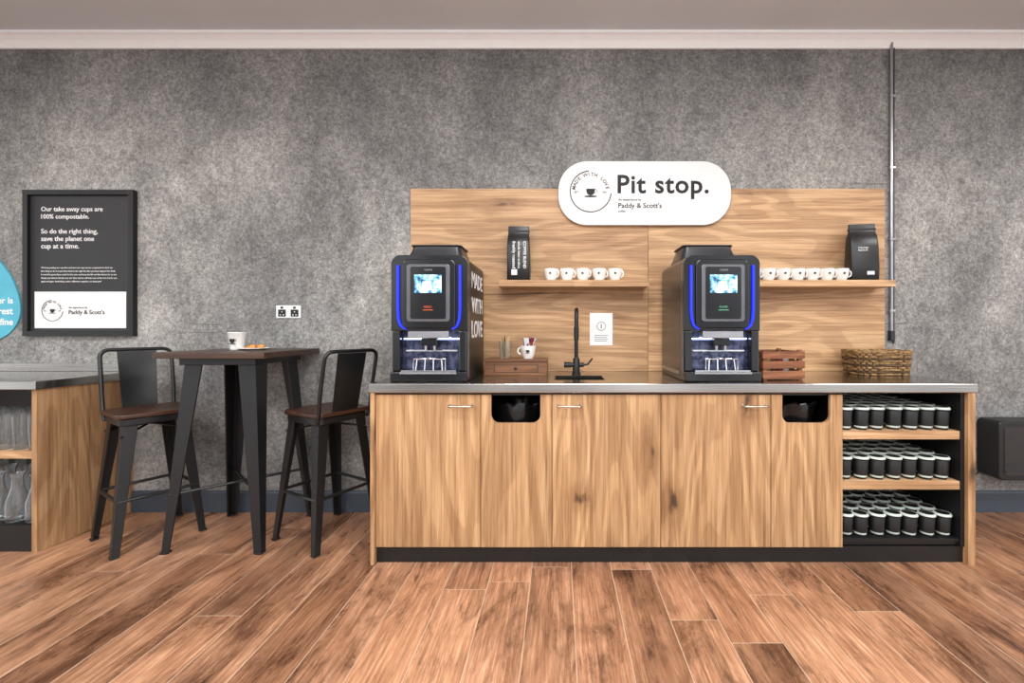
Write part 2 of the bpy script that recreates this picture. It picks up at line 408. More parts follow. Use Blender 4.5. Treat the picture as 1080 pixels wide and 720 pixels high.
# carcass
box('end_panel_left',-1.027,-1.005,-0.685,-0.001,0,WB,OAK_V,c,0.001)
box('end_panel_right',2.218,2.258,-0.685,-0.001,0,WB,OAK_V,c,0.001)
for x in (-0.432,-0.043,0.552,1.153): box('partition',x-0.009,x+0.009,-0.64,-0.02,0.09,WB,BLACK,c)
box('partition',1.53,1.548,-0.668,-0.02,0.09,WB,BLACK,c)
box('back_panel',-1.005,2.218,-0.02,-0.002,0.0,WB,BLACK,c)
box('bottom_deck',-1.005,2.218,-0.645,-0.02,0.092,0.112,BLACK,c)
box('plinth',-1.005,2.218,-0.655,-0.635,0.0,0.087,BLACK,c)
box('top_rail',-1.005,1.53,-0.645,-0.63,0.915,WB,BLACK,c)
def door(x0,x1,notch=None):
    z0,z1=0.09,0.922; g=0.002; x0+=g; x1-=g
    if not notch:
        box('door',x0,x1,-0.67,-0.65,z0,z1,OAK_V,c,0.0012)
    else:
        a,b=notch; zb=0.767; r=0.045
        pts=[(x0,z0),(x1,z0),(x1,z1),(b,z1)]
        pts+=[(b-r+r*math.cos(t),zb+r+r*math.sin(t)) for t in [-math.pi/2*i/8 for i in range(9)]]
        pts+=[(a+r-r*math.sin(t),zb+r-r*math.cos(t)) for t in [math.pi/2*i/8 for i in range(9)]]
        pts+=[(a,z1),(x0,z1)]
        prism('bin_door',pts,'xz',-0.67,-0.65,OAK_V,c,smooth=False)
door(-1.005,-0.430); door(-0.430,-0.041,(-0.373,-0.104)); door(-0.041,0.554); door(0.554,1.155); door(1.155,1.548,(1.217,1.481))
for hx in (-0.535,0.055,1.065):
    bm=bmesh.new()
    tube_bm(bm,[(hx-0.062,-0.672,0.863),(hx-0.062,-0.700,0.863),(hx-0.054,-0.708,0.863),(hx+0.054,-0.708,0.863),(hx+0.062,-0.700,0.863),(hx+0.062,-0.672,0.863)],0.0065,10)
    for sx in (-1,1): lathe_bm(bm,[(0,0),(0.010,0),(0.010,0.003),(0,0.003)],(hx+sx*0.062,-0.670,0.863),14,M=Matrix.Rotation(math.pi/2,4,'X'))
    mk('handle',bm,BRASS,c,smooth=True)
for bx in (-0.2385,1.349):
    bm=bmesh.new()
    n=26
    prof=[(0.0,0.62),(0.10,0.66),(0.13,0.76),(0.135,0.84),(0.150,0.862),(0.156,0.85),(0.150,0.80),(0.146,0.30)]
    rings=[]
    for r,z in prof[1:]:
        ring=[]
        for i in range(n*2):
            a=math.pi*i/n; q=mnoise.noise(Vector((math.cos(a)*3+bx*9,math.sin(a)*3,z*22)))*0.022
            ring.append(bm.verts.new(((r+q)*math.cos(a)*1.0,(r+q)*math.sin(a)*1.1,z+q)))
        rings.append(ring)
    for A,B in zip(rings,rings[1:]):
        for i in range(n*2): bm.faces.new([A[i],A[(i+1)%(n*2)],B[(i+1)%(n*2)],B[i]])
    bm.faces.new(rings[0]); bm.faces.new(rings[-1][::-1])
    mk('bin_bag',bm,RUBBER,c,(bx,-0.44,0),smooth=True)
box('shelf_board',1.549,2.196,-0.66,-0.022,0.676,0.721,OAK_H,c,0.001)
box('shelf_board',1.549,2.196,-0.66,-0.022,0.401,0.446,OAK_H,c,0.001)
box('shelf_base',1.549,2.196,-0.655,-0.022,0.1125,0.130,BLACK,c)
box('bay_lining',2.196,2.217,-0.665,-0.021,0.09,WB,BLACK,c)
def cups(z0,h):
    bm=bmesh.new()
    P=[(0,0),(0.030,0),(0.0315,h*0.09),(0.0325,h*0.17),(0.0345,h*0.18),(0.0392,h*0.82),(0.0385,h*0.83),(0.0412,h*0.90),(0.0425,h*0.905),(0.0425,h*0.94),(0.0395,h*0.97),(0.038,h),(0.034,h),(0.033,h*0.96),(0,h*0.95)]
    mi=[0,0,1,0,0,0,0,0,1,1,1,1,0,0]
    for r in range(6):
        for k in range(7):
            x=1.598+k*0.0905+random.uniform(-.006,.006); y=-0.605+r*0.0935+random.uniform(-.005,.005)
            lathe_bm(bm,P,(x,y,0),20,mi)
    return mk('takeaway_cups',bm,[CUPBLK,MINT],None,(0,0,z0+0.0005),smooth=True)
for z in (0.721,0.446,0.130): cups(z,0.125)

# ------------------------------------------------------------ backboard, shelves
p=G('wood_backboard',(0.62,-0.01,1.62))
box('board',-1.04,0.619,-0.02,-0.0005,WT+0.001,2.26,OAK_H,p,0.001)
box('board',0.621,2.273,-0.02,-0.0005,WT+0.001,2.26,OAK_H,p,0.001)
def shelf(x0,x1):
    s=G('wall_shelf',((x0+x1)/2,-0.11,1.58))
    box('shelf_plank',x0,x1,-0.205,-0.0205,1.560,1.603,OAK_H,s,0.0015)
shelf(-0.400,0.590); shelf(1.20,2.205)
def shelfcups(xs):
    bm=bmesh.new()
    P=[(0,0.004),(0.026,0.004),(0.026,0),(0.030,0),(0.032,0.006),(0.043,0.03),(0.0475,0.078),(0.0455,0.079),(0.041,0.034),(0.030,0.012),(0,0.010)]
    for i,x in enumerate(xs):
        for (yy,dx) in ((-0.145,0),(-0.072,0.012)):
            if yy>-0.1 and i%3==1: continue
            lathe_bm(bm,P,(x+dx,yy,0),26)
            if yy>-0.1: continue
            a0=random.choice([0.35,0.2,0.5]); ca,sa=math.cos(a0),-math.sin(a0)
            tube_bm(bm,[(x+dx+ca*(0.042+0.015*math.sin(t)),yy+sa*(0.042+0.015*math.sin(t)),0.044+0.021*math.cos(t)) for t in [math.radians(-5+i2*19) for i2 in range(11)]],0.004,8)
            prism_bm(bm,[(x+dx-0.006+0.007*math.cos(t),0.046+0.007*math.sin(t)) for t in [2*math.pi*q/14 for q in range(14)]],'xz',yy-0.0468,yy-0.030,1)
    return mk('espresso_cups',bm,[WHITE,INK],None,(0,0,1.6035),smooth=True)
shelfcups([-0.055,0.052,0.158,0.266,0.374]); shelfcups([1.30,1.397,1.495,1.592,1.69,1.787,1.884])
def bag(x0,x1,y,z0,h,tag):
    e=G('coffee_bag',((x0+x1)/2,y,z0)); LOCAL[0]=True
    w=(x1-x0)/2; bm=bmesh.new(); rings=[]
    L=[(0,0.98,0.045),(0.02,1.0,0.05),(0.25,1.0,0.052),(0.6,0.98,0.045),(0.78,0.96,0.034),(0.86,0.93,0.012),(0.88,0.93,0.012),(0.90,0.93,0.010),(1.0,0.92,0.007)]
    for t,ws,d in L:
        ring=[]
        for q in rr(-w*ws,w*ws,-d,d,min(0.012,d*0.6),3):
            nn=mnoise.noise(Vector((q[0]*20,q[1]*20,t*6+tag)))*0.004
            ring.append(bm.verts.new((q[0]+nn,q[1]+nn,t*h)))
        rings.append(ring)
    for A,B in zip(rings,rings[1:]):
        for i in range(len(A)): bm.faces.new([A[i],A[(i+1)%len(A)],B[(i+1)%len(A)],B[i]])
    bm.faces.new(rings[0]); bm.faces.new(rings[-1])
    mk('bag_body',bm,BAGM,e,smooth=True)
    box('bag_seal',-w*0.95,w*0.95,-0.014,0.014,h*0.885,h*0.925,BLACK,e,0.002)
    if tag<5:
        R=Matrix.Rotation(math.pi/2,4,'Y')@Matrix.Rotation(math.pi/2,4,'X')
        for i,tx in enumerate(('COFFEE BLEND','whole bean arabica','freshly roasted')):
            text('bag_label',tx,w*0.45-i*0.036,-0.0545,h*0.70,INKW,e,width=0.18,R=R,bold=0.01)
        box('bag_patch',-w*0.6,-w*0.1,-0.0535,-0.05,h*0.1,h*0.2,SIGNW,e)
    else:
        text('bag_label','STRONG\nMEDIUM',-w*0.55,-0.0545,h*0.55,INKW,e,width=w*0.7)
        box('bag_patch',w*0.1,w*0.6,-0.0535,-0.05,h*0.1,h*0.16,SIGNW,e)
    LOCAL[0]=False; return e
BAGM=plain('bag_foil',(20,21,22),0.32)
bag(-0.350,-0.198,-0.11,1.6035,0.372,1); b2=bag(1.955,2.130,-0.115,1.6035,0.385,6)
b2.rotation_euler=(0,0,math.radians(-8))

# ------------------------------------------------------------ sign
s=G('wall_sign',(0.59,-0.035,2.22))
prism('sign_panel',rr(-0.007,1.187,2.0,2.441,0.2,16),'xz',-0.050,-0.030,SIGNW,s,bev=0.002)
for x in (0.2,0.98): box('standoff',x,x+0.03,-0.031,-0.0201,2.1,2.2,SILVER,s)
text('sign_title','Pit stop.',0.402,-0.051,2.222,INK,s,width=0.63,bold=0.020,spacing=1.08)
text('sign_small','An experience by',0.407,-0.051,2.168,INK,s,width=0.16,bold=0.005)
text('sign_sub',"Paddy & Scott's",0.407,-0.051,2.118,INK,s,width=0.30,bold=0.012)
text('sign_tiny',"coffee",0.407,-0.051,2.088,INK,s,width=0.05)
logo(0.216,-0.051,2.232,0.145,INK,s)
n=G('notice_card',(0.29,-0.022,1.28))
box('card',0.212,0.371,-0.0225,-0.0199,1.167,1.393,SIGNW,n)
ring_sector('card_ring',0.292,1.30,0.028,0.031,0,359,-0.0235,-0.0225,DGREY,n)
for i in range(4): box('card_line',0.245,0.34-0.01*(i%2),-0.0232,-0.0225,1.235-i*0.013,1.238-i*0.013,DGREY,n)
tube('card_icon',[(0.292,-0.023,1.315),(0.292,-0.023,1.285)],0.003,DGREY,n,6)

# ------------------------------------------------------------ conduit, socket
q=G('wall_conduit',(2.327,-0.02,2.3))
tube('pipe',[(2.322,-0.016,1.22),(2.322,-0.016,3.30)],0.0105,SILVER,q)
tube('cable',[(2.343,-0.009,1.18),(2.343,-0.009,2.6),(2.345,-0.009,3.25)],0.005,DGREY,q)
for z in (1.4,1.9,2.4,2.9): box('clip',2.306,2.346,-0.028,-0.0005,z,z+0.016,SILVER,q,0.003)
box('coupler',2.306,2.338,-0.032,-0.0005,1.20,1.27,DGREY,q,0.004)
k=G('double_socket',(-1.90,-0.005,1.40))
box('plate',-1.987,-1.813,-0.010,-0.0005,1.357,1.447,SIGNW,k,0.003)
for sx in (-1.944,-1.856):
    box('switch',sx-0.008,sx+0.008,-0.015,-0.010,1.423,1.438,BLACK,k,0.001)
    box('outlet',sx-0.027,sx+0.027,-0.0112,-0.010,1.368,1.417,BLACK,k,0.001)
    for dx,dz in ((-0.011,-0.01),(0.011,-0.01),(0,0.011)): box('pin_hole',sx+dx-0.004,sx+dx+0.004,-0.0116,-0.0112,1.390+dz-0.003,1.390+dz+0.003,SIGNW,k)

# ------------------------------------------------------------ framed poster
f=G('framed_poster',(-3.37,-0.02,1.75))
px0,px1,pz0,pz1=-3.735,-2.965,1.232,2.250; t=0.035
bm=bmesh.new()
for (a,b_,c_,d) in ((px0,px0+t,pz0,pz1),(px1-t,px1,pz0,pz1),(px0+t,px1-t,pz0,pz0+t),(px0+t,px1-t,pz1-t,pz1)):
    bbox_bm(bm,a,b_,-0.035,-0.001,c_,d)
mk('frame',bm,BLACK,f,bev=0.002)
box('print',px0+t,px1-t,-0.015,-0.002,pz0+t,pz1-t,POSTER,f)
box('print_footer',px0+t+0.03,px1-t-0.03,-0.0165,-0.015,pz0+t+0.02,pz0+t+0.275,SIGNW,f)
for i,(tx,w) in enumerate((("Our take away cups are",0.43),("100% compostable.",0.335),("",0),("So do the right thing,",0.395),("save the planet one",0.37),("cup at a time.",0.265))):
    if tx: text('poster_text',tx,-3.625,-0.0155,2.105-i*0.052,INKW,f,width=w,bold=0.010)
for i in range(5):
    text('poster_small',["We keep putting our cups first and since our cups can be composted we think the","best thing to do is to put them back in the right bin after you have enjoyed the drink.","It would be great if you could do the same and keep the lids and the sleeves for us too.","Simply pop them in the bin near the door and we will take care of the rest of it for you","again and again. Small things make a difference together, so thank you!"][i],-3.625,-0.0155,1.705-i*0.024,INKW,f,width=[0.5,0.52,0.53,0.53,0.42][i],bold=0.0)
logo(-3.545,-0.0172,1.41,0.075,INK,f)
text('poster_by','An experience by',-3.43,-0.0172,1.425,INK,f,width=0.13)
text('poster_brand',"Paddy & Scott's",-3.43,-0.0172,1.385,INK,f,width=0.25,bold=0.01)
d=G('droplet_sign',(-4.0,-0.01,1.44))
pts=[]
for i in range(48):
    a=-math.pi/2+2*math.pi*i/48; r=0.225; x=r*math.cos(a); z=r*math.sin(a)
    if z>0: x*=(1-(z/r))**0.35*0.35+0.65*(1-(z/r)**2)**0.3 if z<r else 0; z*=1.75
    pts.append((-4.0+x,1.425+z))
prism('droplet_panel',pts,'xz',-0.012,-0.001,TEAL,d)
for i,(tx,w) in enumerate((("Our water is",0.33),("the purest",0.28),("and so fine",0.28))):
    text('droplet_text',tx,-3.825-w,-0.013,1.46-i*0.075,INKW,d,width=w,bold=0.02)

# ------------------------------------------------------------ coffee machines
def baymat():
    m,nt,b=base_mat('bay_panel'); v=coords(nt); f=noise(nt,v,30,3)
    nt.links.new(ramp(nt,f,[(0.4,lin((50,54,76))),(0.6,lin((96,102,130)))]),b.inputs['Base Color']); setin(b,Roughness=0.15,Metallic=0.6); return m
BAYM=baymat()
def machine(cx,cyf,label,accent):
    m=G('coffee_machine',(cx,cyf+0.265,WT+0.0005)); LOCAL[0]=True
    W=0.2175; F=-0.265; Rr=-0.19; H=0.715
    bm=bmesh.new(); prism_bm(bm,rr(-W,W,0.0,H-0.01,(0.006,0.006,0.035,0.035)),'xz',Rr,0.255)
    mk('cabinet',bm,[SIDEM if not label else BLACKM],m,smooth=True,bev=0.004)
    bm=bmesh.new(); prism_bm(bm,rr(-W,W,0.285,H,(0.004,0.004,0.05,0.05)),'xz',F+0.018,Rr-0.0005); mk('door',bm,GLOSS,m,smooth=True,bev=0.012,seg=4)
    for sx in (-1,1):
        a,b_=sorted((sx*W,sx*(W-0.007)))
        box('edge_rail',a-0.001,b_+0.001,F+0.034,Rr,0.02,H-0.055,BEZ,m,0.003)
        a,b_=sorted((sx*(W-0.007),sx*(W-0.05)))
        box('jamb',a,b_,F+0.018,Rr-0.0005,0.055,0.285,GLOSS,m,0.006)
    prism('front_fascia',rr(-0.150,0.150,0.300,0.690,(0.02,0.02,0.035,0.035)),'xz',F+0.004,F+0.020,GLOSS,m,bev=0.006,seg=3)
    prism('bezel',rr(-0.122,0.122,0.335,0.660,0.018),'xz',F-0.006,F+0.005,BEZ,m,bev=0.004,seg=3)
    prism('touch_panel',rr(-0.100,0.100,0.352,0.645,0.012),'xz',F-0.009,F-0.005,GLOSS,m,bev=0.001)
    box('display',-0.076,0.076,F-0.0105,F-0.009,0.498,0.600,SCREEN,m)
    bm=bmesh.new()
    lathe_bm(bm,[(0,0),(0.016,0.001),(0.022,0.02),(0.024,0.042),(0.0,0.042)],(0,0,0),20,M=Matrix.Diagonal((1,0.05,1,1)).to_3x3())
    prism_bm(bm,[(0.036*math.cos(2*math.pi*i/20),-0.003+0.004*math.sin(2*math.pi*i/20)) for i in range(20)],'xz',-0.0008,0.0008)
    mk('display_cup',bm,WHITE,m,(-0.005,F-0.0115,0.52),smooth=True)
    box('display_menu',-0.028,0.028,F-0.0105,F-0.009,0.400,0.404,accent,m)
    text('display_text','NERO' if label else 'KAFFE',-0.022,F-0.0100,0.414,accent,m,width=0.044,bold=0.0)
    text('brand_plate','COFFEE',-0.02,F-0.0100,0.622,SILVER,m,width=0.045)
    for sx in (-1,1):
        out=[(0.182,0.655),(0.182,0.40),(0.178,0.35),(0.166,0.315),(0.150,0.299),(0.130,0.292)]
        inn=[(0.130,0.300),(0.147,0.309),(0.158,0.324),(0.166,0.355),(0.169,0.40),(0.169,0.655)]
        pts=[(sx*a,b_) for a,b_ in out+inn]
        bm=bmesh.new(); n=6
        A=[bm.verts.new((q[0],F+0.006,q[1])) for q in pts]; B=[bm.verts.new((q[0],F+0.020,q[1])) for q in pts]; L=len(pts)
        for i in range(n-1):
            bm.faces.new([A[i],A[i+1],A[L-2-i],A[L-1-i]]); bm.faces.new([B[i],B[i+1],B[L-2-i],B[L-1-i]])
        for i in range(L): bm.faces.new([A[i],A[(i+1)%L],B[(i+1)%L],B[i]])
        mk('light_strip',bm,BLUE,m)
    prism('spout_band',rr(-0.115,0.115,0.243,0.284,0.008),'xz',F-0.004,Rr-0.001,SILVER,m,bev=0.004)
    prism('spout_block',rr(-0.045,0.045,0.200,0.2425,0.006),'xz',F+0.008,F+0.06,GLOSS,m,bev=0.004)
    for dx in (-0.025,0.025): lathe('nozzle',[(0.0,0),(0.007,0),(0.009,0.025),(0,0.025)],(dx,F+0.034,0.1755),CHROME,m,16)
    box('bay_back',-0.167,0.167,Rr-0.004,Rr-0.001,0.06,0.285,BAYM,m)
    box('bay_led',-0.16,0.16,F+0.062,F+0.068,0.235,0.243,LEDW,m)
    box('splash_rail',-0.15,0.15,Rr-0.012,Rr-0.004,0.165,0.175,CHROME,m,0.002)
    prism('drip_tray',rr(-W+0.002,W-0.002,0.0,0.055,0.008),'xz',F-0.006,Rr,GLOSS,m,bev=0.006,seg=3)
    box('tray_trim',-0.16,0.16,F-0.010,F-0.004,0.042,0.052,SILVER,m,0.002)
    bm=bmesh.new()
    for i in range(15): bbox_bm(bm,-0.150+i*0.0207,-0.140+i*0.0207,F+0.002,Rr-0.008,0.0555,0.062)
    bbox_bm(bm,-0.155,0.155,F+0.000,F+0.006,0.0555,0.063)
    mk('grille',bm,CHROME,m)
    bm=bmesh.new()
    for dx in (-0.075,-0.025,0.025,0.075):
        tube_bm(bm,[(dx,F+0.012,0.0625),(dx*0.92,F+0.02,0.125),(dx*0.92,Rr-0.010,0.125)],0.003,6)
    tube_bm(bm,[(-0.09,F+0.02,0.0625),(-0.09,F+0.02,0.125),(0.09,F+0.02,0.125),(0.09,F+0.02,0.0625)],0.004,8)
    tube_bm(bm,arc((0,F+0.035,0.128),0.024,0,360,20,('x','y'))[:-1],0.003,6,True)
    mk('cup_stand',bm,CHROME,m,smooth=True)
    bm=bmesh.new()
    lo=rr(-0.190,0.160,-0.10,0.17,0.03,4); hi=rr(-0.165,0.135,-0.07,0.15,0.03,4)
    A=[bm.verts.new((x,y,H-0.011)) for x,y in lo]; B=[bm.verts.new((x,y,H+0.065)) for x,y in hi]; C=[bm.verts.new((x*0.97,y*0.97,H+0.085)) for x,y in hi]
    for P_,Q_ in ((A,B),(B,C)):
        for i in range(len(P_)): bm.faces.new([P_[i],P_[(i+1)%len(P_)],Q_[(i+1)%len(P_)],Q_[i]])
    bm.faces.new(A); bm.faces.new(C)
    mk('bean_hopper',bm,DGREY,m,smooth=True)
    prism('hopper_lid',rr(-0.170,0.140,-0.075,0.155,0.03),'xy',H+0.083,H+0.092,BLACKM,m,bev=0.003)
    if label:
        R=Matrix.Rotation(math.pi/2,4,'Z')@Matrix.Rotation(math.pi/2,4,'X')
        for i,w in enumerate(('MADE','WITH','LOVE')):
            text('side_lettering',w,W+0.0015,-0.14,0.545-i*0.150,INKW,m,width=0.34,bold=0.014,R=R)
    else:
        box('side_trim',-W-0.002,-W,-0.16,0.24,0.03,0.05,SILVER,m)
    LOCAL[0]=False; return m
machine(-0.737,-0.60,True,ORANGE)
machine(0.920,-0.60,False,GREEN)

# ------------------------------------------------------------ mixer tap
t=G('mixer_tap',(0.11,-0.215,WT))
lathe('tap_base',[(0,0),(0.030,0),(0.030,0.006),(0.024,0.012),(0.022,0.10),(0.016,0.11),(0,0.11)],(0.11,-0.215,WT),BLACK,t)
pts=[(0.11,-0.215,WT+0.10),(0.11,-0.215,WT+0.36)]+[(0.11-0.003*i/12,-0.275+0.06*math.cos(a),WT+0.36+0.06*math.sin(a)) for i,a in enumerate([math.radians(15*i) for i in range(1,13)])]+[(0.106,-0.335,WT+0.30)]
tube('spout',pts,0.0125,BLACK,t,16)
tube('spout_head',[(0.106,-0.335,WT+0.31),(0.106,-0.335,WT+0.23)],0.016,BLACK,t,16)
tube('handle_stem',[(0.075,-0.215,WT+0.062),(0.16,-0.215,WT+0.062)],0.015,BLACK,t,14)
tube('lever',[(0.155,-0.215,WT+0.062),(0.185,-0.215,WT+0.066),(0.215,-0.22,WT+0.105)],0.0062,BLACK,t,10)
tube('lever_end',[(0.03,-0.215,WT+0.062),(0.077,-0.215,WT+0.062)],0.018,BLACK,t,14)

# ------------------------------------------------------------ condiment box + cup + glass
b=G('condiment_box',(-0.277,-0.20,WT))
box('box_body',-0.476,-0.078,-0.29,-0.09,WT+0.0005,WT+0.088,BOXWOOD,b,0.003)
box('box_lid',-0.480,-0.074,-0.295,-0.085,WT+0.0885,WT+0.102,BOXWOOD,b,0.002)
box('drawer_gap',-0.415,-0.135,-0.2915,-0.290,WT+0.02,WT+0.072,DARKWOOD,b,0.001)
box('drawer_front',-0.410,-0.140,-0.294,-0.2915,WT+0.024,WT+0.068,BOXWOOD,b,0.001)
lathe('drawer_knob',[(0,0),(0.008,0),(0.006,0.008),(0.010,0.014),(0,0.018)],(-0.277,-0.294,WT+0.046),BLACK,b,16,M=Matrix.Rotation(math.pi/2,4,'X'))
BT=WT+0.1025
g=G('stirrer_glass',(-0.355,-0.2,BT))
lathe('glass',[(0,0),(0.036,0),(0.042,0.115),(0.040,0.115),(0.034,0.006),(0,0.006)],(-0.355,-0.2,BT),GLASS,g)
bm=bmesh.new()
for i in range(20):
    a=random.uniform(0,6.28); r=random.uniform(0.004,0.019); x,y=-0.355+r*math.cos(a),-0.2+r*math.sin(a)
    tube_bm(bm,[(x,y,BT+0.008),(x+0.013*math.cos(a),y+0.013*math.sin(a),BT+random.uniform(0.125,0.15))],0.003,6,mi=i%3)
mk('stirrers',bm,[PACKY,BLACK,PACKY],g)
g=G('sachet_cup',(-0.205,-0.2,BT))
CP=[(0,0.004),(0.026,0.004),(0.026,0),(0.030,0),(0.040,0.02),(0.052,0.085),(0.0495,0.085),(0.038,0.024),(0,0.012)]
lathe('cup',CP,(-0.205,-0.2,BT),WHITE,g)
tube('cup_handle',[(-0.205-0.046-0.022*math.sin(a),-0.2,BT+0.05+0.022*math.cos(a)) for a in [math.radians(10+i*16) for i in range(11)]],0.005,WHITE,g,8)
cup_icon(-0.205,-0.2475,BT+0.05,0.022,INK,g)
bm=bmesh.new()
for i in range(26):
    a=random.uniform(0,6.28); r=random.uniform(0.0,0.024)
    M=Matrix.Translation((-0.205+r*math.cos(a),-0.2+r*math.sin(a),BT+0.085))@Matrix.Rotation(a,4,'Z')@Matrix.Rotation(random.uniform(0.1,0.5),4,'Y')
    bbox_bm(bm,-0.0015,0.0015,-0.017,0.017,-0.040,random.uniform(0.025,0.055),i%4,M)
mk('sachets',bm,[PACKR,PACKB,WHITE,INK],g)

# ------------------------------------------------------------ slatted crate
e=G('slatted_crate',(1.285,-0.42,WT+0.0005)); LOCAL[0]=True
w,dp,h=0.118,0.115,0.175
for sx in (-1,1):
    for sy in (-1,1):
        x=sx*(w-0.012); y=sy*(dp-0.012); box('post',x-0.011,x+0.011,y-0.011,y+0.011,0,h,CRATEWOOD,e,0.001)
for i in range(3):
    z=0.012+i*0.056
    for sy in (-1,1):
        y=sy*(dp+0.004); box('slat',-w-0.008,w+0.008,y-0.005,y+0.005,z,z+0.042,CRATEWOOD,e,0.0015)
    for sx in (-1,1):
        x=sx*(w+0.0035); box('slat',x-0.0045,x+0.0045,-dp,dp,z,z+0.042,CRATEWOOD,e,0.0015)
box('crate_floor',-w,w,-dp,dp,0.004,0.012,CRATEWOOD,e)
for i in range(5): box('tea_box',-0.085+i*0.036,-0.053+i*0.036,-0.08,0.08,0.0125,0.13+0.008*(i%2),[PACKY,CRATEWOOD,PACKR,SIGNW,BOXWOOD][i],e,0.002)
LOCAL[0]=False; e.rotation_euler=(0,0,math.radians(4))

# ------------------------------------------------------------ wicker basket
def basket(cx,cy,cz,hw,hd,h):
    bm=bmesh.new(); rows=10; n=96
    def P(u,z,off):
        fl=1+0.08*(z/h); a=2*math.pi*u; ex=0.42
        x=math.copysign(abs(math.cos(a))**ex,math.cos(a))*(hw*fl+off); y=math.copysign(abs(math.sin(a))**ex,math.sin(a))*(hd*fl+off)
        return (x,y,z)
    for r in range(rows):
        z=0.008+r*(h-0.02)/(rows-1)
        tube_bm(bm,[P(i/n,z,0.007*math.sin(2*math.pi*i/n*16+(math.pi if r%2 else 0))) for i in range(n)],0.0072,6,True,mi=r%3==1)
    for s_ in range(32):
        u=(s_+0.5)/32; tube_bm(bm,[P(u,0.002,0),P(u,h*0.5,0),P(u,h,0)],0.0042,5,mi=1)
    for ph in (0,math.pi):
        tube_bm(bm,[P(i/n,h+0.004+0.006*math.sin(2*math.pi*i/n*20+ph),0.006*math.cos(2*math.pi*i/n*20+ph)) for i in range(n)],0.0085,6,True)
    prism_bm(bm,[(P(i/n,0,-0.004)[0],P(i/n,0,-0.004)[1]) for i in range(n)],'xy',0.001,0.008,1)
    return mk('wicker_basket',bm,[WICKER,WICKD],None,(cx,cy,cz),smooth=True)
basket(2.075,-0.20,WT+0.0005,0.155,0.105,0.145)

# ------------------------------------------------------------ left glassware counter
l=G('glassware_counter',(-3.9,-0.3,0))
lx1=-2.995; lx0=-4.7; ly=-0.555
box('worktop',lx0,lx1+0.02,ly-0.025,-0.001,0.934,0.985,STEEL,l,0.006,4)
box('upstand',lx0,lx1+0.02,-0.016,-0.001,0.9855,1.04,STEEL,l,0.002)
box('side_panel',lx1-0.030,lx1,ly,-0.001,0,0.934,OAK_V,l,0.001)
box('side_panel',lx0,lx0+0.03,ly,-0.001,0,0.934,OAK_V,l,0.001)
box('back_panel',lx0+0.03,lx1-0.03,-0.02,-0.001,0.0,0.93,BLACK,l)
box('shelf_board',lx0+0.03,lx1-0.03,ly+0.01,-0.02,0.535,0.575,OAK_H,l,0.001)
box('deck',lx0+0.03,lx1-0.03,ly+0.01,-0.02,0.125,0.150,BLACK,l)
box('plinth',lx0+0.03,lx1-0.03,ly+0.01,ly+0.03,0.0,0.125,BLACK,l)
bm=bmesh.new()
P=[(0,0),(0.032,0),(0.040,0.20),(0.0375,0.20),(0.030,0.010),(0,0.010)]
for r in range(3):
    for k_ in range(8):
        lathe_bm(bm,P,(-3.085-k_*0.092,-0.48+r*0.12,0.5755),20)
mk('drinking_glasses',bm,GLASS,None,smooth=True)
bm=bmesh.new()
P=[(0,0),(0.045,0),(0.050,0.02),(0.048,0.12),(0.026,0.20),(0.024,0.25),(0.034,0.28),(0.031,0.28),(0.021,0.25),(0.023,0.20),(0.045,0.12),(0.046,0.02),(0,0.012)]
for r in range(3):
    for k_ in range(6):
        lathe_bm(bm,P,(-3.095-k_*0.118,-0.47+r*0.15,0.1505),20)
mk('glass_carafes',bm,GLASS,None,smooth=True)

# ------------------------------------------------------------ L-section tapered leg
def lleg(bm,p0,p1,w0,w1,th,sx,sy):
    def sec(p,w):
        x,y,z=p
        return [bm.verts.new(v) for v in ((x,y,z),(x-sx*w,y,z),(x-sx*w,y-sy*th,z),(x-sx*th,y-sy*th,z),(x-sx*th,y-sy*w,z),(x,y-sy*w,z))]
    A=sec(p0,w0); B=sec(p1,w1)
    for i in range(6): bm.faces.new([A[i],A[(i+1)%6],B[(i+1)%6],B[i]])
    for R_ in (A,B):
        bm.faces.new([R_[0],R_[1],R_[2],R_[3]]); bm.faces.new([R_[0],R_[3],R_[4],R_[5]])

